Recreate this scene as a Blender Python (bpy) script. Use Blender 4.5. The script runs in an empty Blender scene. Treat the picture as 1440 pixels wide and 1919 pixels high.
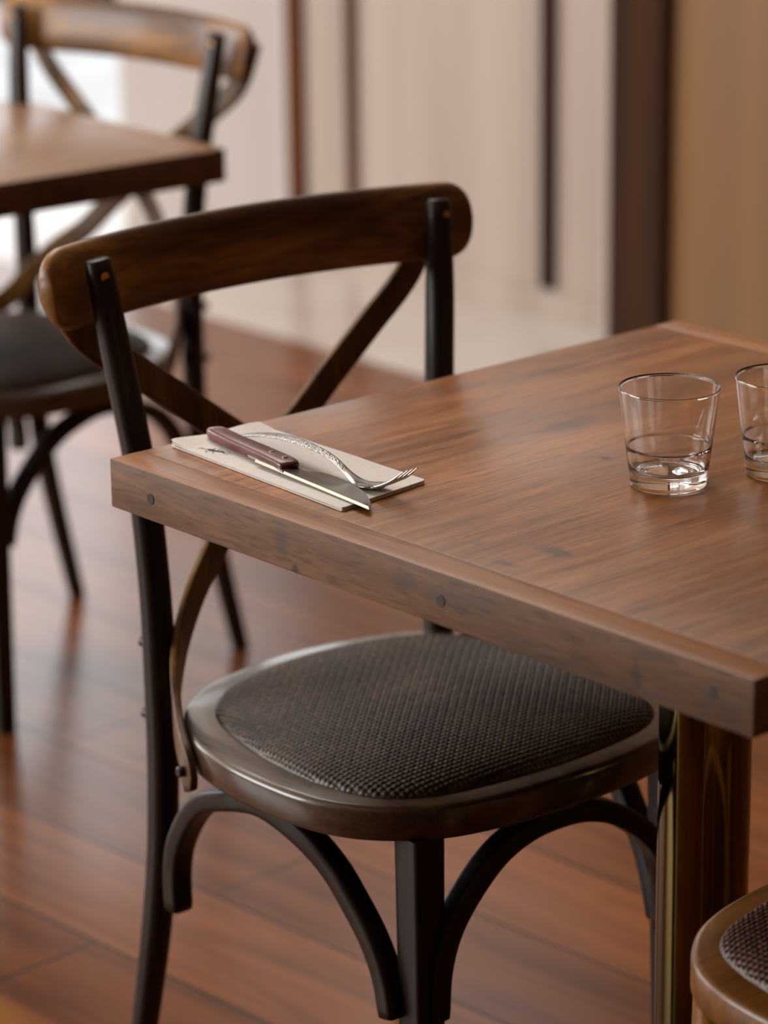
import bpy, bmesh, math, random
import numpy as np
from mathutils import Vector, Matrix
random.seed(4)
C = bpy.context.scene.collection
PI = math.pi

# ---------------------------------------------------------------- camera
S = bpy.context.scene
cam_data = bpy.data.cameras.new('camera')
cam = bpy.data.objects.new('camera', cam_data); C.objects.link(cam); S.camera = cam
CR = Vector((0.6609, 0.7503, -0.0120)); CF = Vector((-0.7180, 0.6274, -0.3009))
CF.normalize(); CR = (CR - CF * CR.dot(CF)).normalized(); CU = CR.cross(CF)
cam.matrix_world = Matrix(((CR.x, CU.x, -CF.x, 2.112), (CR.y, CU.y, -CF.y, -1.528), (CR.z, CU.z, -CF.z, 1.517), (0, 0, 0, 1)))
cam_data.sensor_fit = 'VERTICAL'; cam_data.sensor_height = 36.0; cam_data.sensor_width = 27.0
cam_data.lens = 5811.0 / 1919.0 * 36.0
cam_data.dof.use_dof = True; cam_data.dof.focus_distance = 2.60; cam_data.dof.aperture_fstop = 4.0
cam_data.clip_end = 200

# ---------------------------------------------------------------- light and exposure
S.view_settings.view_transform = 'Standard'; S.view_settings.look = 'None'
S.view_settings.gamma = 1.0; S.view_settings.use_curve_mapping = False
S.view_settings.exposure = 0.95
W = bpy.data.worlds.new('overcast_sky'); S.world = W; W.use_nodes = True
bg = W.node_tree.nodes['Background']; bg.inputs[0].default_value = (0.93, 0.97, 1.0, 1); bg.inputs[1].default_value = 1.25
def area(name, loc, tgt, sx, sy, power, col=(1, 1, 1)):
    l = bpy.data.lights.new(name, 'AREA'); l.shape = 'RECTANGLE'; l.size = sx; l.size_y = sy; l.energy = power; l.color = col
    o = bpy.data.objects.new(name, l); C.objects.link(o); o.location = loc
    o.rotation_euler = (Vector(tgt) - Vector(loc)).to_track_quat('-Z', 'Y').to_euler(); return o
# daylight through the street windows behind and left of the camera, and through the doorway at the back left
area('window_daylight_front', (-3.6, -3.6, 1.75), (-3.0, 0, 1.3), 3.6, 1.8, 110, (1.0, 0.975, 0.94))
area('window_daylight_left', (-7.85, -0.6, 1.7), (0, -0.6, 1.5), 4.0, 2.0, 60, (1.0, 0.985, 0.97))
area('doorway_daylight', (-5.3, 2.66, 1.7), (-5.0, 0, 1.3), 2.6, 2.0, 6, (1.0, 0.985, 0.97))

area('added_overhead_fill', (-1.8, 0.9, 2.93), (-1.8, 0.9, 0), 2.4, 1.6, 36, (1.0, 0.97, 0.93))  # overhead fill, added to brighten the tabletops; no known lamp hangs there

# ---------------------------------------------------------------- material helpers
def new_mat(name):
    m = bpy.data.materials.new(name); m.use_nodes = True
    nt = m.node_tree; return m, nt, nt.nodes['Principled BSDF']
def lin(c):
    return tuple(((x / 255) / 12.92 if x / 255 <= 0.04045 else ((x / 255 + 0.055) / 1.055) ** 2.4) for x in c) + (1,)
def N(nt, t, **kw):
    n = nt.nodes.new(t)
    for k, v in kw.items(): setattr(n, k, v)
    return n
def ramp(nt, stops):
    r = N(nt, 'ShaderNodeValToRGB'); e = r.color_ramp.elements
    while len(e) < len(stops): e.new(0.5)
    for i, (p, c) in enumerate(stops): e[i].position = p; e[i].color = c
    return r
def mixc(nt, a, b, fac, mode='MIX'):
    m = N(nt, 'ShaderNodeMix', data_type='RGBA', blend_type=mode)
    for sock, v in ((m.inputs[0], fac), (m.inputs[6], a), (m.inputs[7], b)):
        if hasattr(v, 'is_output'): nt.links.new(v, sock)
        else: sock.default_value = v
    return m.outputs[2]
def plain(name, col, rough=0.5, metal=0.0, **kw):
    m, nt, b = new_mat(name); b.inputs['Base Color'].default_value = lin(col)
    b.inputs['Roughness'].default_value = rough; b.inputs['Metallic'].default_value = metal
    for k, v in kw.items(): b.inputs[k].default_value = v
    return m
def wood(name, dark, mid, light, axis='X', fine=60, rough=0.38, smudge=None, coat=0.0, spots=None, bump=0.12, stretch=14, spec=0.5, wear=None, seams=None, lowf=2.2, detail_dark=0.35, spot_xz=False):
    """wood grain running along an object axis; spots = list of knots (x, y, radius)"""
    m, nt, b = new_mat(name); L = nt.links.new
    tc = N(nt, 'ShaderNodeTexCoord'); mp = N(nt, 'ShaderNodeMapping')
    s = {'X': (1.0 / stretch, 1, 1), 'Y': (1, 1.0 / stretch, 1), 'Z': (1, 1, 1.0 / stretch)}[axis]
    mp.inputs['Scale'].default_value = s; L(tc.outputs['Object'], mp.inputs['Vector'])
    n1 = N(nt, 'ShaderNodeTexNoise'); n1.inputs['Scale'].default_value = fine; n1.inputs['Detail'].default_value = 9; n1.inputs['Roughness'].default_value = 0.62; n1.inputs['Distortion'].default_value = 0.6
    L(mp.outputs[0], n1.inputs['Vector'])
    mp2 = N(nt, 'ShaderNodeMapping'); s2 = {'X': (0.22, 1, 1), 'Y': (1, 0.22, 1), 'Z': (1, 1, 0.22)}[axis]
    mp2.inputs['Scale'].default_value = s2; L(tc.outputs['Object'], mp2.inputs['Vector'])
    n2 = N(nt, 'ShaderNodeTexNoise'); n2.inputs['Scale'].default_value = lowf * 5; n2.inputs['Detail'].default_value = 4; n2.inputs['Distortion'].default_value = 1.2
    L(mp2.outputs[0], n2.inputs['Vector'])
    add = N(nt, 'ShaderNodeMath', operation='MULTIPLY_ADD'); L(n1.outputs[0], add.inputs[0]); add.inputs[1].default_value = 0.55
    mul = N(nt, 'ShaderNodeMath', operation='MULTIPLY'); L(n2.outputs[0], mul.inputs[0]); mul.inputs[1].default_value = 0.45; L(mul.outputs[0], add.inputs[2])
    r = ramp(nt, [(0.34, lin(dark)), (0.5, lin(mid)), (0.64, lin(light))]); L(add.outputs[0], r.inputs[0])
    col = r.outputs[0]
    # short dark pores
    mp3 = N(nt, 'ShaderNodeMapping'); s3 = tuple(x if x != 1.0 / stretch else 1.0 / (stretch * 1.6) for x in s)
    mp3.inputs['Scale'].default_value = s3; mp3.inputs['Location'].default_value = (3.1, 1.7, 0.4); L(tc.outputs['Object'], mp3.inputs['Vector'])
    n3 = N(nt, 'ShaderNodeTexNoise'); n3.inputs['Scale'].default_value = fine * 6; n3.inputs['Detail'].default_value = 3; L(mp3.outputs[0], n3.inputs['Vector'])
    r3 = ramp(nt, [(0.36, (1, 1, 1, 1)), (0.5, (0, 0, 0, 1))]); L(n3.outputs[0], r3.inputs[0])
    f3 = N(nt, 'ShaderNodeMath', operation='MULTIPLY'); L(r3.outputs[0], f3.inputs[0]); f3.inputs[1].default_value = detail_dark
    col = mixc(nt, col, lin(tuple(x * 0.55 for x in dark)), f3.outputs[0])
    if smudge:
        scol, amt, sc = smudge
        n4 = N(nt, 'ShaderNodeTexNoise'); n4.inputs['Scale'].default_value = sc; n4.inputs['Detail'].default_value = 5; n4.inputs['Roughness'].default_value = 0.6
        L(mp2.outputs[0], n4.inputs['Vector'])
        r4 = ramp(nt, [(0.5, (0, 0, 0, 1)), (0.68, (amt, amt, amt, 1))]); L(n4.outputs[0], r4.inputs[0])
        col = mixc(nt, col, lin(scol), r4.outputs[0])
    if wear:
        wcol, amt, sc = wear
        n5 = N(nt, 'ShaderNodeTexNoise'); n5.inputs['Scale'].default_value = sc; n5.inputs['Detail'].default_value = 4; L(mp2.outputs[0], n5.inputs['Vector'])
        r5 = ramp(nt, [(0.55, (0, 0, 0, 1)), (0.72, (amt, amt, amt, 1))]); L(n5.outputs[0], r5.inputs[0])
        col = mixc(nt, col, lin(wcol), r5.outputs[0])
    for (kx, ky, rx, ry, amt, kc) in (spots or []):
        mk = N(nt, 'ShaderNodeMapping'); mk.inputs['Location'].default_value = (-kx / rx, 0, -ky / ry) if spot_xz else (-kx / rx, -ky / ry, 0); mk.inputs['Scale'].default_value = (1 / rx, 0, 1 / ry) if spot_xz else (1 / rx, 1 / ry, 0)
        nn = N(nt, 'ShaderNodeTexNoise'); nn.inputs['Scale'].default_value = 60; nn.inputs['Detail'].default_value = 4; L(tc.outputs['Object'], nn.inputs['Vector'])
        L(tc.outputs['Object'], mk.inputs['Vector'])
        ln = N(nt, 'ShaderNodeVectorMath', operation='LENGTH'); L(mk.outputs[0], ln.inputs[0])
        ad = N(nt, 'ShaderNodeMath', operation='MULTIPLY_ADD'); L(nn.outputs[0], ad.inputs[0]); ad.inputs[1].default_value = 0.9; L(ln.outputs['Value'], ad.inputs[2])
        rk = ramp(nt, [(0.55, (amt, amt, amt, 1)), (1.0, (0, 0, 0, 1))]); 
        h = N(nt, 'ShaderNodeMath', operation='MULTIPLY'); L(ad.outputs[0], h.inputs[0]); h.inputs[1].default_value = 0.72; L(h.outputs[0], rk.inputs[0])
        col = mixc(nt, col, lin(kc), rk.outputs[0])
    for (ax, pos, wd) in (seams or []):
        sp = N(nt, 'ShaderNodeSeparateXYZ'); L(tc.outputs['Object'], sp.inputs[0])
        sb = N(nt, 'ShaderNodeMath', operation='SUBTRACT'); L(sp.outputs[ax], sb.inputs[0]); sb.inputs[1].default_value = pos
        ab = N(nt, 'ShaderNodeMath', operation='ABSOLUTE'); L(sb.outputs[0], ab.inputs[0])
        lt = N(nt, 'ShaderNodeMath', operation='LESS_THAN'); L(ab.outputs[0], lt.inputs[0]); lt.inputs[1].default_value = wd
        col = mixc(nt, col, lin(tuple(x * 0.4 for x in dark)), lt.outputs[0])
    L(col, b.inputs['Base Color'])
    b.inputs['Specular IOR Level'].default_value = spec
    rr = N(nt, 'ShaderNodeMath', operation='MULTIPLY_ADD'); L(n1.outputs[0], rr.inputs[0]); rr.inputs[1].default_value = 0.25; rr.inputs[2].default_value = rough - 0.12; L(rr.outputs[0], b.inputs['Roughness'])
    b.inputs['Coat Weight'].default_value = coat; b.inputs['Coat Roughness'].default_value = 0.12
    bp = N(nt, 'ShaderNodeBump'); bp.inputs['Strength'].default_value = bump; bp.inputs['Distance'].default_value = 0.002
    L(n1.outputs[0], bp.inputs['Height']); L(bp.outputs[0], b.inputs['Normal'])
    return m

# ---------------------------------------------------------------- mesh helpers
def link(name, verts, faces, mat, parent=None, smooth=True, loc=None):
    me = bpy.data.meshes.new(name); me.from_pydata([tuple(v) for v in verts], [], faces); me.update()
    bm = bmesh.new(); bm.from_mesh(me); bmesh.ops.recalc_face_normals(bm, faces=bm.faces); bm.to_mesh(me); bm.free()
    if smooth: me.polygons.foreach_set('use_smooth', [True] * len(me.polygons))
    me.materials.append(mat)
    o = bpy.data.objects.new(name, me); C.objects.link(o)
    if parent: o.parent = parent
    if loc: o.location = loc
    return o
def finish(name, bm, mat, parent=None, smooth=False):
    bmesh.ops.recalc_face_normals(bm, faces=bm.faces)
    me = bpy.data.meshes.new(name); bm.to_mesh(me); bm.free(); me.materials.append(mat)
    if smooth: me.polygons.foreach_set('use_smooth', [True] * len(me.polygons))
    o = bpy.data.objects.new(name, me); C.objects.link(o)
    if parent: o.parent = parent
    return o
def sharp(o, ang=40):
    bm = bmesh.new(); bm.from_mesh(o.data)
    for e in bm.edges:
        if len(e.link_faces) == 2 and e.calc_face_angle(0) > math.radians(ang): e.smooth = False
    bm.to_mesh(o.data); bm.free(); return o
def box_bm(lo, hi, bev=0.0, seg=2):
    bm = bmesh.new(); bmesh.ops.create_cube(bm, size=1)
    for v in bm.verts: v.co = Vector([lo[i] + (v.co[i] + 0.5) * (hi[i] - lo[i]) for i in range(3)])
    if bev: bmesh.ops.bevel(bm, geom=list(bm.edges), offset=bev, segments=seg, profile=0.6, affect='EDGES')
    return bm
def box(name, lo, hi, mat, parent=None, bev=0.0, seg=2):
    o = finish(name, box_bm(lo, hi, bev, seg), mat, parent, smooth=bev > 0)
    return sharp(o, 50) if bev > 0 else o
def struct(o): o['kind'] = 'structure'; return o
def thing(name, label, cat, loc=(0, 0, 0), rz=0, group=None):
    o = bpy.data.objects.new(name, None); C.objects.link(o); o.location = loc; o.rotation_euler = (0, 0, rz); o.empty_display_size = 0.05
    o['label'] = label; o['category'] = cat
    if group: o['group'] = group
    return o
def tag(o, label, cat, group=None):
    o['label'] = label; o['category'] = cat
    if group: o['group'] = group
    return o
def catmull(P, n):
    P = [np.array(p, float) for p in P]; Q = [2 * P[0] - P[1]] + P + [2 * P[-1] - P[-2]]; out = []
    for i in range(1, len(Q) - 2):
        a, b, c, d = Q[i - 1:i + 3]
        for k in range(n):
            t = k / n
            out.append(0.5 * ((2 * b) + (c - a) * t + (2 * a - 5 * b + 4 * c - d) * t * t + (3 * b - a - 3 * c + d) * t ** 3))
    out.append(P[-1]); return np.array(out)
def superell(w, h, n=20, e=4.0):
    out = []
    for k in range(n):
        a = 2 * PI * (k + 0.5) / n; c, s = math.cos(a), math.sin(a)
        out.append((w / 2 * math.copysign(abs(c) ** (2 / e), c), h / 2 * math.copysign(abs(s) ** (2 / e), s)))
    return out
def sweep(name, path, normals, widths, thick, mat, parent=None, e=4.0, n=20, capround=0.0):
    """path Nx3, normals = direction of thickness, widths across; returns one closed mesh"""
    path = np.array(path, float); K = len(path)
    T = np.gradient(path, axis=0); T /= np.linalg.norm(T, axis=1)[:, None]
    V = []; F = []
    rings = []
    idx = list(range(K)); 
    def ring(i, sc, off):
        nn = np.array(normals[i], float); nn = nn - T[i] * nn.dot(T[i]); nn /= np.linalg.norm(nn)
        sd = np.cross(T[i], nn); base = path[i] + T[i] * off
        return [base + sd * x * sc + nn * y * sc for x, y in superell(widths[i], thick[i], n, e)]
    if capround: rings.append(ring(0, 0.75, -capround))
    for i in idx: rings.append(ring(i, 1.0 if not capround or 0 < i < K - 1 else 0.97, 0))
    if capround: rings.append(ring(K - 1, 0.75, capround))
    for r in rings: V += r
    R = len(rings)
    for i in range(R - 1):
        for j in range(n):
            F.append((i * n + j, i * n + (j + 1) % n, (i + 1) * n + (j + 1) % n, (i + 1) * n + j))
    F.append(tuple(range(n))[::-1]); F.append(tuple((R - 1) * n + j for j in range(n)))
    return sharp(link(name, V, F, mat, parent), 55)
def lathe(name, prof, mat, parent=None, n=96, loc=None):
    V = []; F = []; R = []
    for (r, z) in prof:
        if r < 1e-6: R.append([len(V)]); V.append((0, 0, z))
        else:
            R.append(list(range(len(V), len(V) + n))); V += [(r * math.cos(2 * PI * k / n), r * math.sin(2 * PI * k / n), z) for k in range(n)]
    for a, b in zip(R, R[1:]):
        for j in range(n):
            k = (j + 1) % n
            if len(a) == 1: F.append((a[0], b[j], b[k]))
            elif len(b) == 1: F.append((a[j], b[0], a[k]))
            else: F.append((a[j], b[j], b[k], a[k]))
    return link(name, V, F, mat, parent, loc=loc)
def cyl(name, p0, p1, r, mat, parent=None, n=24, bev=0.15):
    p0 = np.array(p0, float); p1 = np.array(p1, float); d = p1 - p0; Ln = np.linalg.norm(d); d /= Ln
    a = np.cross(d, (0, 0, 1) if abs(d[2]) < 0.9 else (1, 0, 0)); a /= np.linalg.norm(a); b = np.cross(d, a)
    prof = [(r * (1 - bev), 0), (r, r * bev), (r, Ln - r * bev), (r * (1 - bev), Ln)]
    V = []; F = []
    for (q, z) in prof: V += [p0 + d * z + a * q * math.cos(2 * PI * k / n) + b * q * math.sin(2 * PI * k / n) for k in range(n)]
    for i in range(3):
        for j in range(n): F.append((i * n + j, i * n + (j + 1) % n, (i + 1) * n + (j + 1) % n, (i + 1) * n + j))
    F.append(tuple(range(n))[::-1]); F.append(tuple(3 * n + j for j in range(n)))
    return sharp(link(name, V, F, mat, parent), 40)
def sym(pts):  # half outline (x>=0), back to front -> closed loop
    r = [p for p in pts]; l = [(-x, y) for x, y in pts[1:-1]][::-1]
    return r + l
def closed_curve(pts, n):
    P = [np.array(p, float) for p in pts]; m = len(P); out = []
    for i in range(m):
        a, b, c, d = P[i - 1], P[i], P[(i + 1) % m], P[(i + 2) % m]
        for k in range(n):
            t = k / n; out.append(0.5 * ((2 * b) + (c - a) * t + (2 * a - 5 * b + 4 * c - d) * t * t + (3 * b - a - 3 * c + d) * t ** 3))
    return np.array(out)

# ---------------------------------------------------------------- materials
M_dark = wood('dark_walnut_lacquer', (48, 28, 12), (104, 66, 28), (156, 106, 48), 'X', fine=30, rough=0.4, coat=0.12, spec=0.4, wear=((150, 104, 46), 0.6, 6), bump=0.08, stretch=9)
M_darkz = wood('dark_walnut_lacquer_upright', (22, 13, 8), (34, 20, 12), (48, 28, 15), 'Z', fine=45, rough=0.42, coat=0.08, spec=0.3, bump=0.08, stretch=9)
M_strap = wood('dark_walnut_strap', (52, 33, 14), (98, 65, 27), (132, 92, 40), 'Z', fine=45, rough=0.4, coat=0.08, spec=0.35, bump=0.08, stretch=9)
M_seat = wood('walnut_seat_ring', (44, 30, 20), (70, 50, 34), (92, 68, 46), 'Y', fine=60, rough=0.3, coat=0.5, spec=0.6, bump=0.1, stretch=9)
M_blond = wood('honey_brown_lacquer', (108, 66, 22), (150, 98, 42), (176, 124, 64), 'X', fine=40, rough=0.3, coat=0.5, bump=0.08, stretch=9)
M_blondtop = wood('honey_brown_seat', (88, 50, 10), (122, 74, 18), (146, 92, 26), 'X', fine=40, rough=0.4, coat=0.2, bump=0.08, stretch=9)
TOPKN = [(0.453, 0.101, 0.030, 0.014, 0.75, (70, 48, 36)), (0.446, 0.052, 0.016, 0.008, 0.7, (80, 55, 40)), (0.395, 0.071, 0.012, 0.009, 0.6, (96, 62, 38)),
         (0.298, 0.313, 0.010, 0.008, 0.85, (62, 44, 32)), (0.20, 0.365, 0.020, 0.050, 0.6, (78, 60, 48)), (0.254, 0.023, 0.008, 0.005, 0.8, (92, 60, 36)),
         (0.30, 0.073, 0.012, 0.02, 0.45, (84, 52, 32)), (0.52, 0.27, 0.02, 0.018, 0.5, (100, 66, 44)), (0.38, 0.17, 0.018, 0.07, 0.35, (96, 68, 52)), (0.404, 0.158, 0.0014, 0.10, 0.7, (70, 44, 30))]
M_top = wood('table_top_boards', (114, 66, 30), (148, 91, 44), (172, 114, 62), 'Y', fine=75, rough=0.34, smudge=((112, 82, 62), 0.55, 9), spots=TOPKN, bump=0.10, stretch=14, detail_dark=0.5, spec=0.42, coat=0.03)
M_edge = wood('table_edge_board', (122, 72, 30), (152, 94, 42), (172, 112, 56), 'X', fine=42, rough=0.42, spots=[(0.254, 0.023, 0.008, 0.005, 0.8, (92, 60, 36))], bump=0.10, stretch=16, spec=0.55, coat=0.05)
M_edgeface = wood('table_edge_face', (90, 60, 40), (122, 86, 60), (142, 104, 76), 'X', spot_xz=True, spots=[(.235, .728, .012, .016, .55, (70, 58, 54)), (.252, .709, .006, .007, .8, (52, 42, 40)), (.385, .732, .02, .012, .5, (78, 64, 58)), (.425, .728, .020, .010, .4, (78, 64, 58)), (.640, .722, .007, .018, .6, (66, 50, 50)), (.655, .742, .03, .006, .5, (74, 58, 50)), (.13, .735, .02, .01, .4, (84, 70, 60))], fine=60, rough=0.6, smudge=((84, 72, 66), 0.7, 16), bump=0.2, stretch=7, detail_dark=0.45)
M_top3 = wood('foreground_table_boards', (150, 92, 34), (182, 116, 46), (204, 136, 60), 'X', spec=0.15, fine=40, rough=0.7, bump=0.08, stretch=16)
M_top2 = wood('far_table_boards', (98, 68, 46), (124, 88, 60), (142, 104, 74), 'Y', fine=40, rough=0.42, bump=0.08, stretch=16, spec=0.6)
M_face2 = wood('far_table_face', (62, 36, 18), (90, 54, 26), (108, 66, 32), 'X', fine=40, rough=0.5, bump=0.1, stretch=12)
M_brass = plain('polished_bronze', (108, 92, 54), 0.12, 1.0)
M_iron = plain('black_iron_plate', (30, 28, 27), 0.45, 0.6)
M_screw = plain('brass_screw', (190, 140, 84), 0.35, 0.9)
M_bolt = plain('dark_steel_bolt', (70, 66, 62), 0.35, 0.9)
M_steel = plain('satin_steel', (205, 202, 196), 0.2, 1.0)
M_blade = plain('steel_blade', (122, 110, 98), 0.28, 1.0)
M_plug = wood('dowel_plug', (40, 30, 26), (62, 50, 44), (80, 66, 58), 'Z', fine=120, rough=0.6, bump=0.2)
M_ink = plain('black_ink', (18, 18, 20), 0.7)
def glass_mat():
    m, nt, b = new_mat('clear_glass'); b.inputs['Base Color'].default_value = (1, 1, 1, 1); b.inputs['Transmission Weight'].default_value = 1.0
    b.inputs['Roughness'].default_value = 0.0; b.inputs['IOR'].default_value = 1.5; return m
M_glass = glass_mat()
def pane_mat():
    m = bpy.data.materials.new('window_pane'); m.use_nodes = True; nt = m.node_tree; nt.nodes.clear()
    o = N(nt, 'ShaderNodeOutputMaterial'); mx = N(nt, 'ShaderNodeMixShader'); mx.inputs[0].default_value = 0.06
    t = N(nt, 'ShaderNodeBsdfTransparent'); g = N(nt, 'ShaderNodeBsdfGlossy'); g.inputs['Roughness'].default_value = 0.02
    nt.links.new(t.outputs[0], mx.inputs[1]); nt.links.new(g.outputs[0], mx.inputs[2]); nt.links.new(mx.outputs[0], o.inputs[0]); return m
M_pane = pane_mat()
def napkin_mat():
    m, nt, b = new_mat('paper_napkin'); L = nt.links.new
    tc = N(nt, 'ShaderNodeTexCoord'); n = N(nt, 'ShaderNodeTexNoise'); n.inputs['Scale'].default_value = 500; n.inputs['Detail'].default_value = 3; L(tc.outputs['Object'], n.inputs['Vector'])
    r = ramp(nt, [(0.3, lin((226, 218, 210))), (0.7, lin((238, 232, 225)))]); L(n.outputs[0], r.inputs[0]); L(r.outputs[0], b.inputs['Base Color'])
    b.inputs['Roughness'].default_value = 0.9; bp = N(nt, 'ShaderNodeBump'); bp.inputs['Strength'].default_value = 0.25; bp.inputs['Distance'].default_value = 0.0006
    L(n.outputs[0], bp.inputs['Height']); L(bp.outputs[0], b.inputs['Normal']); return m
M_napkin = napkin_mat()
M_handle = wood('rosewood_handle', (66, 22, 15), (108, 42, 30), (134, 60, 42), 'X', fine=140, rough=0.36, coat=0.3, bump=0.1, stretch=12)
def weave_mat(name, dark, mid, light):
    m, nt, b = new_mat(name); L = nt.links.new
    tc = N(nt, 'ShaderNodeTexCoord'); n = N(nt, 'ShaderNodeTexNoise'); n.inputs['Scale'].default_value = 170; n.inputs['Detail'].default_value = 3; L(tc.outputs['Object'], n.inputs['Vector'])
    n2 = N(nt, 'ShaderNodeTexNoise'); n2.inputs['Scale'].default_value = 12; L(tc.outputs['Object'], n2.inputs['Vector'])
    a = N(nt, 'ShaderNodeMath', operation='MULTIPLY_ADD'); L(n2.outputs[0], a.inputs[0]); a.inputs[1].default_value = 0.4; 
    h = N(nt, 'ShaderNodeMath', operation='MULTIPLY'); L(n.outputs[0], h.inputs[0]); h.inputs[1].default_value = 0.6; L(h.outputs[0], a.inputs[2])
    r = ramp(nt, [(0.38, lin(dark)), (0.5, lin(mid)), (0.66, lin(light))]); L(a.outputs[0], r.inputs[0]); L(r.outputs[0], b.inputs['Base Color'])
    b.inputs['Roughness'].default_value = 0.42; return m
M_weave = weave_mat('dark_woven_rattan', (30, 21, 16), (62, 46, 35), (96, 75, 58))
M_weave2 = weave_mat('brown_woven_rattan', (44, 24, 18), (72, 42, 32), (104, 66, 52))

# ---------------------------------------------------------------- the room
def floor_mat():
    m, nt, b = new_mat('floor_planks'); L = nt.links.new
    tc = N(nt, 'ShaderNodeTexCoord'); mp = N(nt, 'ShaderNodeMapping'); mp.inputs['Rotation'].default_value = (0, 0, math.radians(-3.0)); mp.inputs['Location'].default_value = (0.5, 0.0, 0); L(tc.outputs['Object'], mp.inputs['Vector'])
    br = N(nt, 'ShaderNodeTexBrick'); br.offset = 0.37; br.offset_frequency = 2; br.inputs['Scale'].default_value = 1.0
    br.inputs['Brick Width'].default_value = 1.35; br.inputs['Row Height'].default_value = 0.178; br.inputs['Mortar Size'].default_value = 0.0026; br.inputs['Mortar Smooth'].default_value = 0.3
    br.inputs['Color1'].default_value = lin((100, 56, 27)); br.inputs['Color2'].default_value = lin((126, 74, 37)); br.inputs['Mortar'].default_value = lin((34, 20, 13)); br.inputs['Bias'].default_value = 0.0
    L(mp.outputs[0], br.inputs['Vector'])
    mp2 = N(nt, 'ShaderNodeMapping'); mp2.inputs['Scale'].default_value = (0.09, 1, 1); L(mp.outputs[0], mp2.inputs['Vector'])
    n = N(nt, 'ShaderNodeTexNoise'); n.inputs['Scale'].default_value = 26; n.inputs['Detail'].default_value = 8; n.inputs['Distortion'].default_value = 0.8; L(mp2.outputs[0], n.inputs['Vector'])
    r = ramp(nt, [(0.3, (0.55, 0.5, 0.46, 1)), (0.6, (1.15, 1.12, 1.1, 1))]); L(n.outputs[0], r.inputs[0])
    col = mixc(nt, br.outputs[0], r.outputs[0], 0.75, 'MULTIPLY')
    mp4 = N(nt, 'ShaderNodeMapping'); mp4.inputs['Scale'].default_value = (0.3, 1, 1); L(mp.outputs[0], mp4.inputs['Vector'])
    n4 = N(nt, 'ShaderNodeTexNoise'); n4.inputs['Scale'].default_value = 6; n4.inputs['Detail'].default_value = 6; L(mp4.outputs[0], n4.inputs['Vector'])
    r4 = ramp(nt, [(0.56, (0, 0, 0, 1)), (0.7, (0.5, 0.5, 0.5, 1))]); L(n4.outputs[0], r4.inputs[0])
    col = mixc(nt, col, lin((44, 30, 24)), r4.outputs[0]); L(col, b.inputs['Base Color'])
    b.inputs['Roughness'].default_value = 0.25; b.inputs['Specular IOR Level'].default_value = 0.34
    inv = N(nt, 'ShaderNodeMath', operation='SUBTRACT'); inv.inputs[0].default_value = 1.0; L(br.outputs['Fac'], inv.inputs[1])
    bp = N(nt, 'ShaderNodeBump'); bp.inputs['Strength'].default_value = 0.5; bp.inputs['Distance'].default_value = 0.002; L(inv.outputs[0], bp.inputs['Height'])
    bp2 = N(nt, 'ShaderNodeBump'); bp2.inputs['Strength'].default_value = 0.06; bp2.inputs['Distance'].default_value = 0.004; L(n.outputs[0], bp2.inputs['Height']); L(bp.outputs[0], bp2.inputs['Normal']); L(bp2.outputs[0], b.inputs['Normal'])
    return m
M_floor = floor_mat()
def streaky(name, a, bcol, rough=0.45, sc=9, stretch=0.05):
    m, nt, b = new_mat(name); L = nt.links.new
    if rough > 0.7: b.inputs['Specular IOR Level'].default_value = 0.15
    tc = N(nt, 'ShaderNodeTexCoord'); mp = N(nt, 'ShaderNodeMapping'); mp.inputs['Scale'].default_value = (1, 1, stretch); L(tc.outputs['Object'], mp.inputs['Vector'])
    n = N(nt, 'ShaderNodeTexNoise'); n.inputs['Scale'].default_value = sc; n.inputs['Detail'].default_value = 6; L(mp.outputs[0], n.inputs['Vector'])
    r = ramp(nt, [(0.35, lin(a)), (0.65, lin(bcol))]); L(n.outputs[0], r.inputs[0]); L(r.outputs[0], b.inputs['Base Color']); b.inputs['Roughness'].default_value = rough; return m
M_panel = streaky('pale_wood_panel', (152, 137, 126), (170, 155, 144), 0.5)
M_panel2 = streaky('cream_door_panel', (168, 158, 152), (178, 168, 162), 0.6, 4)
M_tanpanel = streaky('tan_wood_panel', (104, 70, 36), (126, 89, 50), 0.5, 10)
M_stile = streaky('brown_stile', (66, 34, 15), (88, 48, 22), 0.75)
M_post = streaky('dark_brown_post', (46, 26, 12), (60, 34, 16), 0.8, 20)
M_slot = streaky('near_black_stile', (38, 20, 12), (50, 28, 18), 0.8, 20)
M_stone = streaky('pale_stone_threshold', (176, 164, 156), (190, 180, 172), 0.2, 3, 1)
M_paving = streaky('grey_outdoor_paving', (172, 172, 172), (188, 188, 188), 0.8, 3, 1)
M_plaster = streaky('dim_plaster', (186, 160, 130), (192, 168, 138), 0.8, 2, 1)
M_dimwall = streaky('dark_timber_wall', (52, 36, 24), (66, 46, 30), 0.7, 4)
M_ceil = streaky('ceiling_paint', (220, 208, 192), (226, 214, 198), 0.9, 2, 1)

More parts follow.
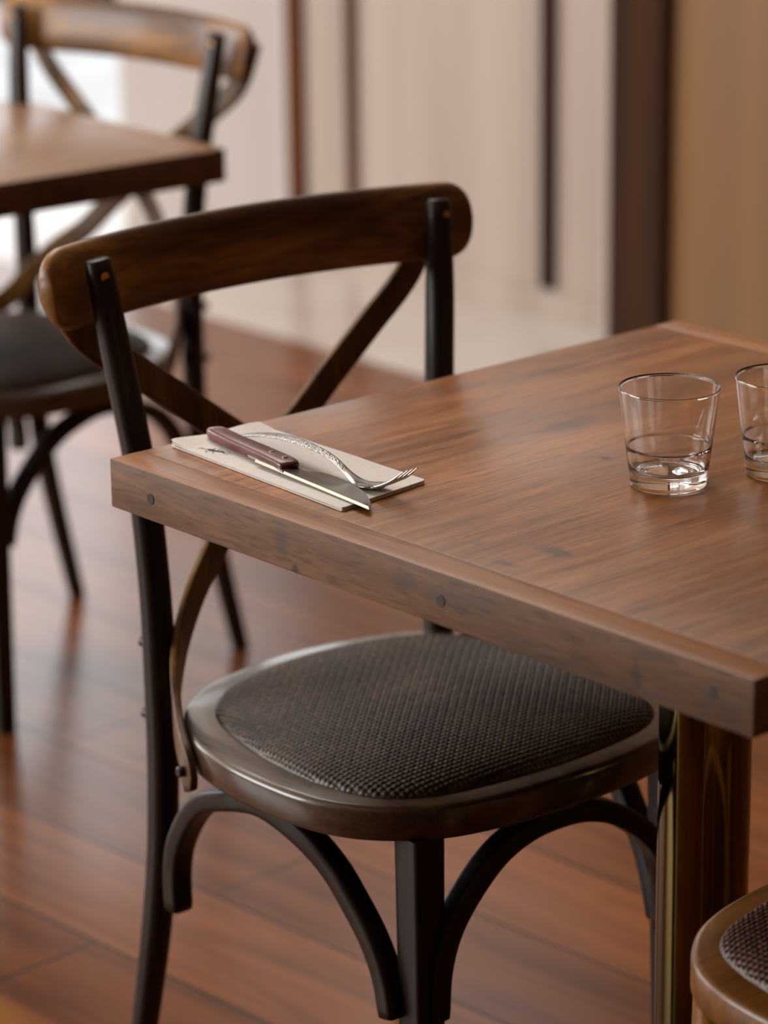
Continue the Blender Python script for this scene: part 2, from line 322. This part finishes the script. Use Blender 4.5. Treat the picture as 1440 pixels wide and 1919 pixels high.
struct(box('floor', (-8, -3.7, -0.1), (3.4, 2.25, 0.0), M_floor))
struct(box('floor_threshold', (-8, 2.2505, -0.1), (3.4, 2.78, 0.0), M_stone))
struct(box('ground_outside', (-14, 2.781, -0.12), (-1, 14, -0.02), M_paving))
struct(box('ceiling', (-8, -3.7, 3.0), (3.4, 2.78, 3.1), M_ceil))
VW = 2.73
wb = box_bm((-3.0, VW, 0.0), (3.4, VW + 0.05, 1.50))
for lo, hi in (((-3.0, VW, 1.96), (3.4, VW + 0.05, 3.0)), ((-2.03, VW, 1.50), (3.4, VW + 0.05, 1.96))):
    t_ = box_bm(lo, hi); me_ = bpy.data.meshes.new('t'); t_.to_mesh(me_); t_.free(); wb.from_mesh(me_); bpy.data.meshes.remove(me_)
struct(finish('wall_back', wb, M_panel))
struct(box('window_1', (-2.9995, VW + 0.018, 1.5005), (-2.0305, VW + 0.026, 1.9595), M_pane))
struct(box('wall_back_tan_panel', (-1.885, VW - 0.03, 0.0), (3.3, VW - 0.0005, 2.995), M_tanpanel))
d = struct(box('door_1', (-3.672, VW, 0.0), (-3.045, VW + 0.045, 0.78), M_panel2))
struct(box('door_pane', (-3.63, VW + 0.018, 0.7805), (-3.05, VW + 0.026, 1.2495), M_pane))
struct(box('door_upper_panel', (-3.63, VW, 1.25), (-3.0455, VW + 0.045, 2.995), M_panel2))
d2 = struct(box('door_stile', (-3.672, VW, 0.7805), (-3.632, VW + 0.045, 2.995), M_panel2))
struct(box('trim_1', (-3.045, VW - 0.018, 0.0), (-3.001, VW + 0.045, 2.995), M_stile))
struct(box('trim_2', (-2.856, VW - 0.012, 0.03), (-2.828, VW - 0.0005, 2.995), M_stile))
struct(box('trim_3', (-2.262, VW - 0.014, 0.068), (-2.226, VW - 0.0005, 2.995), M_slot))
struct(box('trim_4', (-2.024, VW - 0.06, 0.0), (-1.886, VW - 0.0005, 2.995), M_post))
struct(box('baseboard_back', (-3.0, VW - 0.008, 0.0), (-2.03, VW - 0.0005, 0.062), M_panel))
struct(box('wall_back_lintel', (-8, VW, 2.0), (-3.673, VW + 0.05, 2.998), M_plaster))
# far dark band outdoors, modelled as a low kerb
struct(box('outdoor_kerb', (-9.5, 4.6, -0.0195), (-4.8, 4.75, 0.16), M_iron))
# side and front walls with window openings
def wall_open(name, axis, pos, lo, hi, z0, z1, opens, mat, th=0.1):
    bm = bmesh.new()
    def b_(a0, a1, zz0, zz1):
        if axis == 'y': t = box_bm((a0, pos, zz0), (a1, pos + th, zz1))
        else: t = box_bm((pos, a0, zz0), (pos + th, a1, zz1))
        me = bpy.data.meshes.new('t'); t.to_mesh(me); t.free(); bm.from_mesh(me); bpy.data.meshes.remove(me)
    cur = lo
    for (a, b, za, zb) in opens:
        b_(cur, a, z0, z1); b_(a, b, z0, za); b_(a, b, zb, z1); cur = b
    b_(cur, hi, z0, z1)
    return struct(finish(name, bm, mat))
wall_open('wall_front', 'y', -3.8, -8, 3.4, 0.0, 3.0, [(-5.4, -1.8, 0.85, 2.65)], M_dimwall)
wall_open('wall_left', 'x', -8.1, -3.7, 2.78, 0.0, 3.0, [(-2.6, 1.4, 0.7, 2.7)], M_plaster)
struct(box('wall_right', (3.4, -3.7, 0.0), (3.5, 2.78, 3.0), M_dimwall))

# ---------------------------------------------------------------- chairs
PZ = [0.0, .116, .209, .30, .41, .45, .55, .65, .70, .75, .80, .85, .885]
PB = [-.178, -.149, -.128, -.113, -.106, -.107, -.107, -.110, -.115, -.121, -.127, -.134, -.139]
PW = [.175, .173, .172, .171, .171, .171, .172, .177, .181, .187, .193, .198, .202]
SEAT = sym([(0, -.132), (.05, -.127), (.10, -.115), (.125, -.105), (.15, -.088), (.173, -.066), (.195, -.03), (.212, .01), (.221, .07), (.220, .13), (.212, .18), (.195, .22), (.165, .252), (.125, .275), (.07, .287), (0, .290)])
CUSH = sym([(0, -.102), (.055, -.097), (.10, -.085), (.13, -.067), (.157, -.038), (.175, .01), (.188, .09), (.186, .16), (.168, .215), (.138, .243), (.08, .257), (0, .262)])
def cushion_mesh(pitch=0.0058, nr=260, nt=1000, H=0.014):
    c = np.array([0.0, 0.08]); cur = closed_curve(CUSH, 60); ang = np.unwrap(np.arctan2(cur[:, 1] - c[1], cur[:, 0] - c[0]))
    rad = np.hypot(cur[:, 0] - c[0], cur[:, 1] - c[1])
    o = np.argsort(ang); th = np.linspace(ang[o][0], ang[o][0] + 2 * PI, nt, endpoint=False)
    R = np.interp(th, np.r_[ang[o], ang[o][0] + 2 * PI], np.r_[rad[o], rad[o][0]])
    q = np.linspace(0.004, 1, nr) ** 0.9
    X = c[0] + q[:, None] * R * np.cos(th); Y = c[1] + q[:, None] * R * np.sin(th)
    qq = np.repeat(q[:, None], nt, 1)
    Zb = 0.4595 + H * (1 - qq ** 2) * 0.55 + H * 0.75 * np.sqrt(np.clip(1 - qq ** 14, 0, 1))
    x = X / pitch; y = Y / pitch; i = np.floor(x); j = np.floor(y); fx = x - i; fy = y - j
    warp = np.mod(i + j, 2) < 1
    pw = np.sqrt(np.clip(1 - (2 * fx - 1) ** 2, 0, 1)) * (0.86 + 0.14 * np.abs(np.sin(2 * PI * fx))); pf = np.sqrt(np.clip(1 - (2 * fy - 1) ** 2, 0, 1)) * (0.86 + 0.14 * np.abs(np.sin(2 * PI * fy)))
    hw = pw * (0.25 + 0.75 * np.sin(PI * fy)); hf = pf * (0.25 + 0.75 * np.sin(PI * fx))
    h = np.where(warp, hw, hf)
    Zv = Zb + (h - 0.5) * 0.0026
    # beads on the rolled edge
    V = np.stack([X, Y, Zv], -1).reshape(-1, 3)
    a = np.arange(nr - 1)[:, None] * nt; b = np.arange(nt)[None, :]; b2 = (b + 1) % nt
    F = np.stack([a + b, a + nt + b, a + nt + b2, a + b2], -1).reshape(-1, 4)
    me = bpy.data.meshes.new('seat_cushion')
    me.vertices.add(len(V)); me.vertices.foreach_set('co', V.astype(np.float32).ravel())
    me.loops.add(F.size); me.loops.foreach_set('vertex_index', F.astype(np.int32).ravel())
    me.polygons.add(len(F)); me.polygons.foreach_set('loop_start', np.arange(0, F.size, 4, dtype=np.int32)); me.polygons.foreach_set('use_smooth', np.ones(len(F), bool))
    me.update(calc_edges=True); me.validate(); return me
CUSHION = cushion_mesh()
def seat_frame(mat, parent, top=0.460, bot=0.428):
    cur = closed_curve(SEAT, 8); n = len(cur)
    t = np.roll(cur, -1, 0) - np.roll(cur, 1, 0); t /= np.linalg.norm(t, axis=1)[:, None]; nrm = np.stack([t[:, 1], -t[:, 0]], -1)
    cen = cur.mean(0)
    if ((cur - cen) * nrm).sum() < 0: nrm = -nrm
    prof = [(-.045, bot), (-.004, bot), (-.0012, bot + .001), (0, bot + .004), (0, top - .0065), (-.0008, top - .0035), (-.0028, top - .0012), (-.0065, top), (-.045, top)]
    V = []; F = []
    for (off, z) in prof:
        for k in range(n): V.append((*(cur[k] + nrm[k] * off), z))
    for a in range(len(prof) - 1):
        for k in range(n): F.append((a * n + k, a * n + (k + 1) % n, (a + 1) * n + (k + 1) % n, (a + 1) * n + k))
    F.append(tuple(range(n))); F.append(tuple((len(prof) - 1) * n + k for k in range(n)))
    return sharp(link('seat_frame', V, F, mat, parent), 50)
def make_chair(name, label, loc, rz, mats, cush_mat, group=None, leg_e=7.0, shift=0.017):
    m_hor, m_up, m_strap, m_seat = mats
    t = thing(name, label, 'chair', loc, rz, group)
    seat_frame(m_seat, t)
    me = CUSHION if cush_mat is M_weave else CUSHION.copy()
    me.materials.clear(); me.materials.append(cush_mat)
    cu = bpy.data.objects.new('seat_cushion', me); C.objects.link(cu); cu.parent = t; cu['label'] = 'raised pad of woven strands'
    for s in (1, -1):
        zz = np.linspace(0, 0.885, 45); path = np.stack([s * np.interp(zz, PZ, PW), np.interp(zz, PZ, PB), zz], -1)
        for _ in range(3): path[1:-1, :2] = (path[:-2, :2] + 2 * path[1:-1, :2] + path[2:, :2]) / 4
        w = np.interp(zz, [0, .2, .45, .8, .885], [.023, .028, .030, .028, .026]); th = np.interp(zz, [0, .2, .45, .8, .885], [.023, .028, .029, .026, .020])
        sweep('rear_post', path, [(0, 1, 0)] * 45, w, th, m_up, t, e=2.5, n=24, capround=0.002)
        # front leg, square and slightly tapered
        zz = np.linspace(0, 0.429, 12); lx = np.interp(zz, [0, .43], [.147, .1425]) + (shift if s < 0 else 0)
        path = np.stack([s * lx, np.interp(zz, [0, .43], [.258, .2495]), zz], -1)
        w = np.interp(zz, [0, .43], [.029, .0345])
        sweep('front_leg', path, [(0, 1, 0)] * 12, w, w, m_up, t, e=leg_e, n=32)
        # cross strap: from behind the far end of the top rail down to the side of the seat
        P = [(-.226, -.181, .872), (-.197, -.180, .810), (-.140, -.175, .763), (-.088, -.170, .723), (-.056, -.167, .698), (0, -.163, .655), (.045, -.155, .617), (.082, -.140, .580), (.119, -.120, .551), (.150, -.100, .517), (.171, -.080, .486), (.188, -.055, .465), (.2035, -.028, .450), (.2165, .000, .437), (.221, .012, .416)]
        NR = [(0, 1), (0, 1), (0, 1), (0, 1), (0, 1), (0, 1), (-.08, 1), (-.16, 1), (-.30, .95), (-.5, .87), (-.72, .7), (-.85, .52), (-.93, .37), (-.97, .25), (-.99, .15)]
        pth = catmull([(p[0] * s, p[1] + s * 0.0049 * math.exp(-(p[0] / .06) ** 2), p[2]) for p in P], 5)
        nr = catmull([(q[0] * s, q[1], 0) for q in NR], 5)
        K = len(pth); u = np.linspace(0, 1, K); w = np.interp(u, [0, .55, .9, .97, 1], [.031, .031, .031, .028, .016])
        st = sweep('cross_strap', pth, nr, w, [.0085] * K, m_strap, t, e=6.0, n=20, capround=0.001)
        # side brace: bent wood arch from the front leg to the rear post
        P = [(.163, .236, .255), (.163, .227, .290), (.165, .212, .321), (.168, .189, .350), (.172, .164, .377), (.178, .130, .399), (.184, .080, .413), (.187, .030, .404), (.184, -.024, .380), (.181, -.062, .335), (.178, -.0785, .295), (.177, -.0805, .252)]
        pth = catmull([(p[0] * s, p[1], p[2]) for p in P], 5); K = len(pth)
        sweep('side_brace', pth, [(s, 0, 0)] * K, [.0215] * K, [.024] * K, m_up, t, e=5.0, n=20, capround=0.002)
        # screws and bolts
        cyl('screw', (s * .202, -.1295, .872), (s * .202, -.1265, .872), .0045, M_screw, t)
        cyl('bolt', (s * .2165, .002, .432), (s * .2285, .002, .432), .0052, M_bolt, t, bev=0.35)
        for bz in (.510, .437): cyl('bolt', (s * .1715, -.1355, bz), (s * .1715, -.1185, bz), .0055, M_bolt, t, bev=0.3)
    P = [(.1365, .262, .255), (.134, .263, .300), (.123, .265, .338), (.101, .267, .370), (.071, .268, .397), (.036, .268, .411), (0, .268, .4145)]
    P = P + [(-x - (.010 if x > .12 else .006 if x > .1 else 0), y, z) for x, y, z in P[:-1][::-1]]; pth = catmull(P, 5); K = len(pth)
    sweep('front_brace', pth, [(0, 1, 0)] * K, [.0215] * K, [.024] * K, m_up, t, e=5.0, n=20, capround=0.002)
    # bowed top rail
    K = 61; xs = np.linspace(-.2515, .2515, K); xs = .2515 * np.sin(np.linspace(-PI / 2, PI / 2, K))
    ys = -.150 - .046 * (1 - (xs / .2515) ** 2) 
    path = np.stack([xs, ys, np.full(K, .8585) + 0.002 * (1 - (xs / .25) ** 2)], -1)
    e = np.clip((np.abs(xs) - (.2515 - .030)) / .030, 0, 1); w = .077 * (0.30 + 0.70 * np.sqrt(np.clip(1 - e ** 2.4, 0, 1)))
    sweep('top_rail', path, [(0, 1, .16)] * K, w, np.full(K, .021) * (0.75 + 0.25 * np.sqrt(np.clip(1 - e ** 4, 0, 1))), m_hor, t, e=2.5, n=36, capround=0.001)
    return t
DARK = (M_dark, M_darkz, M_strap, M_seat); BLOND = (M_blond, M_blond, M_blond, M_blondtop)
make_chair('cross_back_chair', 'dark cross-back bentwood chair tucked under the table with the knife and glasses', (0, .298, 0), math.radians(-93), DARK, M_weave)
M_darkseat2 = M_weave
make_chair('cross_back_chair', 'blurred dark cross-back chair standing behind the far wooden table at the upper left', (-1.323, .867, 0), math.radians(-174.2), DARK, M_weave)
make_chair('cross_back_chair', 'honey-brown chair with reddish woven seat at the lower right corner', (.85, .275, 0), math.radians(90), BLOND, M_weave2, leg_e=2.2, shift=-.004)

# ---------------------------------------------------------------- tables
def make_table(name, label, loc, rz, w, dpt, mats, th=0.044, plugs=(), border=0.033, plate=.09):
    m_top, m_edge, m_face = mats
    t = thing(name, label, 'table', loc, rz)
    g = 0.0004
    def slab(nm, lo, hi, mat):
        o = box(nm, lo, hi, mat, t, bev=0.0016, seg=2)
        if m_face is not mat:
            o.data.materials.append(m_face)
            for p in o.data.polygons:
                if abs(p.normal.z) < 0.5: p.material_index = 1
        return o
    slab('tabletop', (0, border + g, 0.75 - th), (w, dpt - border - g, 0.75), m_top)
    slab('end_board', (0, 0, 0.75 - th), (w, border, 0.7503), m_edge)
    slab('end_board', (0, dpt - border, 0.75 - th), (w, dpt, 0.7503), m_edge)
    for (px, pz) in plugs:
        cyl('dowel_plug', (px, 0.002, pz), (px, -0.0006, pz), 0.0052, M_plug, t, n=20, bev=0.1)
    cx, cy = w / 2 - .01, dpt / 2 + .015
    box('mounting_plate', (cx - .14, cy - .14, 0.75 - th - .006), (cx + .14, cy + .14, 0.75 - th - .0002), M_iron, t)
    cyl('column', (cx, cy, .021), (cx, cy, 0.75 - th - .0062), .0415, M_brass, t, n=96, bev=0.02)
    box('base_plate', (cx - plate, cy - plate, 0.0), (cx + plate, cy + plate, 0.0208), M_iron, t, bev=0.003)
    return t
make_table('dining_table', 'brown wooden table with napkin, steak knife, fork and two glasses on it', (0, 0, 0), 0, .754, .7154, (M_top, M_edge, M_edgeface), plugs=[(.058, .726), (.429, .727), (.714, .730)])
make_table('dining_table', 'blurred wooden table corner at the upper left before the distant chair', (-1.590 - 0.002, .240, 0), math.radians(-2.9), .503, .754, (M_top2, M_top2, M_face2), plugs=[], plate=.075)
make_table('dining_table', 'blurred orange-brown table edge at the bottom left corner', (.18, -1.385, 0), 0, .80, .715, (M_top3, M_top3, M_top3))

# ---------------------------------------------------------------- glasses
def make_glass(label, x, y):
    # outer wall with a stacking ledge, thick foot, domed inner bottom
    prof = [(0, .0024), (.018, .0020), (.0275, .0006), (.0300, .0), (.0318, .0010), (.0326, .0034), (.0340, .0150), (.0364, .0340), (.0400, .0630), (.0426, .0838), (.0424, .0850), (.0418, .0854), (.0412, .0848), (.0410, .0830),
            (.0386, .0630), (.0352, .0362), (.0342, .0338), (.0336, .0310), (.0318, .0190), (.0300, .0150), (.0260, .0132), (.018, .0142), (.010, .0156), (0, .0160)]
    P = catmull([(a, 0, b) for a, b in prof], 3); pr = [(max(0.0, p[0]), max(p[2], 0.0)) for p in P]; pr[0] = (0, .0024); pr[-1] = (0, .0160)
    o = lathe('drinking_glass', pr, M_glass, n=128, loc=(x, y, .7503)); tag(o, label, 'glass')
    return o
make_glass('clear empty tumbler on the wooden table, the left one shown whole', .3895, .2955)
make_glass('clear empty tumbler cut off by the right edge of the photo', .4345, .3900)

# ---------------------------------------------------------------- napkin
def make_napkin():
    c = [np.array(p) for p in [(.259, .0455), (.2475, .1495), (.017, .1555), (.007, .0610)]]
    bm = bmesh.new(); nx, ny = 60, 24
    def P(a, b):
        p = c[3] * (1 - a) * (1 - b) + c[0] * a * (1 - b) + c[1] * a * b + c[2] * (1 - a) * b
        return p
    for k in range(3):
        ins = 0.0004 + 0.0009 * (k % 2); z0 = .7505 + k * .00115; hh = .00095
        V = {}
        for top in (0, 1):
            for i in range(nx + 1):
                for j in range(ny + 1):
                    a = ins / .24 + (i / nx) * (1 - 2 * ins / .24); b = ins / .1 + (j / ny) * (1 - 2 * ins / .1)
                    p = P(a, b)
                    # soft corners
                    da = min(a, 1 - a) * .24; db = min(b, 1 - b) * .1; rr = .006
                    if da < rr and db < rr:
                        v = math.hypot(rr - da, rr - db)
                        if v > rr: 
                            f = (v - rr) * .7; p = p + (np.array([.135, .1]) - p) / np.linalg.norm(np.array([.135, .1]) - p) * f
                    lift = .0016 * max(0, 1 - a * 9) * k * (0.6 + .4 * math.cos(b * 7)) + .0004 * math.sin(a * 9 + b * 3) * k / 2
                    edge = min(1, (b * .1) / .0022) if k == 2 else 1
                    zz = z0 + top * hh * (0.5 + 0.5 * math.sqrt(max(0, 1 - (1 - edge) ** 2))) + max(0, lift)
                    V[top, i, j] = bm.verts.new((p[0], p[1], zz))
        for i in range(nx):
            for j in range(ny):
                bm.faces.new([V[1, i, j], V[1, i + 1, j], V[1, i + 1, j + 1], V[1, i, j + 1]])
                bm.faces.new([V[0, i, j], V[0, i, j + 1], V[0, i + 1, j + 1], V[0, i + 1, j]])
        for i in range(nx):
            bm.faces.new([V[0, i, 0], V[0, i + 1, 0], V[1, i + 1, 0], V[1, i, 0]]); bm.faces.new([V[0, i + 1, ny], V[0, i, ny], V[1, i, ny], V[1, i + 1, ny]])
        for j in range(ny):
            bm.faces.new([V[0, 0, j + 1], V[0, 0, j], V[1, 0, j], V[1, 0, j + 1]]); bm.faces.new([V[0, nx, j], V[0, nx, j + 1], V[1, nx, j + 1], V[1, nx, j]])
    o = finish('folded_napkin', bm, M_napkin, smooth=True); sharp(o, 45)
    tag(o, 'folded off-white paper napkin lying under the knife and fork', 'napkin'); return o
nap = make_napkin()
ZN = .75395
# small printed insect emblem
def stroke(pts, w, V, F, z):
    for (a, b), (c, d) in zip(pts, pts[1:]):
        dx, dy = c - a, d - b; l = math.hypot(dx, dy); nx, ny = -dy / l * w / 2, dx / l * w / 2; k = len(V)
        V += [(a + nx, b + ny, z), (a - nx, b - ny, z), (c - nx, d - ny, z), (c + nx, d + ny, z)]; F.append((k, k + 1, k + 2, k + 3))
V = []; F = []
def blob(cx, cy, rx, ry, rot):
    k = len(V); n = 14
    for i in range(n):
        a = 2 * PI * i / n; x, y = rx * math.cos(a), ry * math.sin(a); V.append((cx + x * math.cos(rot) - y * math.sin(rot), cy + x * math.sin(rot) + y * math.cos(rot), ZN + .0007))
    F.append(tuple(range(k, k + n)))
blob(.0535, .0715, .0042, .0022, .25); blob(.0595, .0735, .0022, .0016, .2); blob(.0635, .0750, .0020, .0017, .2)
for pts in ([(.050, .071), (.045, .069), (.041, .0695)], [(.045, .069), (.040, .0655)], [(.053, .0700), (.0515, .066), (.0555, .0645)], [(.058, .0720), (.059, .068), (.062, .0665)], [(.053, .0735), (.051, .078)], [(.058, .0750), (.057, .080)], [(.065, .0745), (.070, .0725), (.074, .0735)], [(.065, .0755), (.069, .0775), (.073, .0765)]):
    stroke(pts, .0008, V, F, ZN + .0007)
ink = link('printed_emblem', V, F, M_ink, nap, smooth=False); ink['label'] = 'small black printed insect drawing'

# ---------------------------------------------------------------- knife
def make_knife():
    t = thing('steak_knife', 'steak knife with riveted dark wooden handle lying on the napkin', 'knife', (0, 0, 0))
    A = np.array([.1145, .0690]); B = np.array([.2815, .0560]); d = (B - A) / np.linalg.norm(B - A); nrm = np.array([-d[1], d[0]])
    def W(s, q): return A + d * s + nrm * q       # s along the spine from the bolster strip, q towards the cutting edge
    # blade: straight spine, choil dip, belly, point
    up = [(.002, .003), (.030, .0045), (.036, .0150), (.0415, .0190), (.0480, .0185), (.0540, .0205), (.062, .0265), (.072, .0290), (.090, .0300), (.110, .0280), (.130, .0230), (.146, .0155), (.158, .0080), (.1665, .0006)]
    U = catmull([(a, b, 0) for a, b in up], 6)[:, :2]
    bm = bmesh.new(); zc = ZN + .0030; top = []; bot = []; 
    V = []; F = []; n = len(U)
    for s, q in U:
        zt = zc + .0008
        sp = W(s, 0); ed = W(s, q)
        tip = 1 - s / .1665
        lift = 0.0010 + .0030 * tip
        # spine side stands a little proud: blade leans towards the far side
        sq = sp + nrm * min(.0010, q * .4); V += [(sq[0], sq[1], ZN + lift + .0022), (sp[0], sp[1], ZN + lift), (ed[0], ed[1], ZN + lift + .0004), (ed[0] , ed[1], ZN + lift + .0007)]
    for i in range(n - 1):
        a, b = 4 * i, 4 * i + 4
        for k in range(4): F.append((a + k, a + (k + 1) % 4, b + (k + 1) % 4, b + k))
    F.append((0, 1, 2, 3)); F.append((4 * n - 4, 4 * n - 3, 4 * n - 2, 4 * n - 1))
    bl = link('blade', V, F, M_blade, t, smooth=False); bl['label'] = 'wide polished steel blade'
    # handle: sections along its length (centre u, v, width), rounded, curved butt
    S_ = [(.0205, .0990, .0095, .006), (.0235, .0980, .0145, .0092), (.031, .0960, .0170, .0108), (.045, .0930, .0175, .0112), (.065, .0895, .0178, .0113), (.085, .0870, .0182, .0113), (.110, .0840, .0190, .0112), (.135, .0805, .0198, .0110), (.1500, .0780, .0195, .0104), (.1545, .0770, .0170, .0080)]
    P = catmull([(a, b, 0) for a, b, c, e in S_], 5); Wd = catmull([(c, e, 0) for a, b, c, e in S_], 5)
    path = np.stack([P[:, 0], P[:, 1], ZN + .0007 + Wd[:, 1] / 2 + 0.0002], -1)
    h = sweep('handle', path, [(0, 0, 1)] * len(path), Wd[:, 0], Wd[:, 1], M_handle, t, e=3.4, n=28, capround=0.0006)
    for (ru, rv) in ((.1235, .0825), (.1440, .0800)):
        cyl('rivet', (ru, rv, ZN + .0108), (ru, rv, ZN + .0128), .0026, M_steel, h, n=20, bev=.2)
    # exposed tang strip along the near side
    V = []; F = []
    pts = [(.100, .0757), (.115, .0735), (.135, .0702), (.158, .0668)]
    for (a, b) in pts: V += [(a, b - .0012, ZN + .0040), (a, b - .0012, ZN + .0056), (a, b + .006, ZN + .0056), (a, b + .006, ZN + .0040)]
    for i in range(3):
        for k in range(4): F.append((4 * i + k, 4 * i + (k + 1) % 4, 4 * i + 4 + (k + 1) % 4, 4 * i + 4 + k))
    F.append((0, 1, 2, 3)); F.append((12, 13, 14, 15))
    link('tang', V, F, M_steel, t, smooth=False)
    return t
make_knife()

# ---------------------------------------------------------------- fork
def hammered():
    m, nt, b = new_mat('hammered_steel'); L = nt.links.new; b.inputs['Base Color'].default_value = lin((150, 146, 140)); b.inputs['Metallic'].default_value = 1.0; b.inputs['Roughness'].default_value = 0.22
    tc = N(nt, 'ShaderNodeTexCoord'); v = N(nt, 'ShaderNodeTexVoronoi'); v.inputs['Scale'].default_value = 620; L(tc.outputs['Object'], v.inputs['Vector'])
    sp = N(nt, 'ShaderNodeSeparateXYZ'); L(tc.outputs['Object'], sp.inputs[0])
    mr = N(nt, 'ShaderNodeMapRange'); L(sp.outputs[0], mr.inputs[0]); mr.inputs[1].default_value = .18; mr.inputs[2].default_value = .205; mr.inputs[3].default_value = 1.0; mr.inputs[4].default_value = 0.0
    bp = N(nt, 'ShaderNodeBump'); bp.inputs['Distance'].default_value = .0005; L(mr.outputs[0], bp.inputs['Strength']); L(v.outputs[0], bp.inputs['Height']); L(bp.outputs[0], b.inputs['Normal']); return m
def make_fork():
    m = hammered(); n = 9
    cl = catmull([(.050, .1085, ZN + .0055), (.058, .1082, ZN + .0080), (.090, .1065, ZN + .0150), (.125, .1045, ZN + .0185), (.160, .1020, ZN + .0180), (.186, .1000, ZN + .0145), (.206, .0985, ZN + .0070), (.222, .0980, ZN + .0018), (.236, .0985, ZN + .0012), (.248, .0995, ZN + .0042)], 6)
    wd = catmull([(.008, 0, 0), (.0150, 0, 0), (.0165, 0, 0), (.0140, 0, 0), (.0105, 0, 0), (.0080, 0, 0), (.0085, 0, 0), (.0160, 0, 0), (.0215, 0, 0), (.0225, 0, 0)], 6)[:, 0]
    T = np.gradient(cl, axis=0); T /= np.linalg.norm(T, axis=1)[:, None]
    V = []; F = []; K = len(cl)
    for i in range(K):
        side = np.cross((0, 0, 1), T[i]); side /= np.linalg.norm(side); up = np.cross(T[i], side)
        cup = .0028 * min(1, max(0, (i / K - .72) / .15)); th = .0022
        for top in (1, 0):
            for j in range(n):
                x = -1 + 2 * j / (n - 1); xx = x if top else -x
                edge = math.sqrt(max(0, 1 - xx ** 6)); h = cup * xx * xx + (th / 2 * edge if top else -th / 2 * edge)
                V.append(cl[i] + side * xx * wd[i] / 2 + up * h)
    m2 = 2 * n
    for i in range(K - 1):
        for j in range(m2): F.append((i * m2 + j, i * m2 + (j + 1) % m2, (i + 1) * m2 + (j + 1) % m2, (i + 1) * m2 + j))
    F.append(tuple(range(m2))); F.append(tuple((K - 1) * m2 + j for j in range(m2)))
    t = thing('dinner_fork', 'steel fork with hammered handle lying on the napkin, tines up', 'fork', (0, 0, 0))
    link('handle', V, F, m, t)
    end = cl[-1]
    for q in (-1.5, -.5, .5, 1.5):
        off = q * .0056
        P = catmull([(end[0] - .003, end[1] + off, end[2] + .0010 * abs(q) - .0009), (end[0] + .010, end[1] + off, end[2] + .0050 + .0006 * abs(q)), (end[0] + .022, end[1] + off * .97 + .001, end[2] + .0125), (end[0] + .033, end[1] + off * .94 + .002, end[2] + .0215)], 6)
        KK = len(P); u = np.linspace(0, 1, KK)
        sweep('tine', P, [(0, 0, 1)] * KK, np.interp(u, [0, .7, 1], [.0042, .0032, .0012]), np.interp(u, [0, .7, 1], [.0022, .002, .001]), M_steel, t, e=2.6, n=14)
    return t
make_fork()
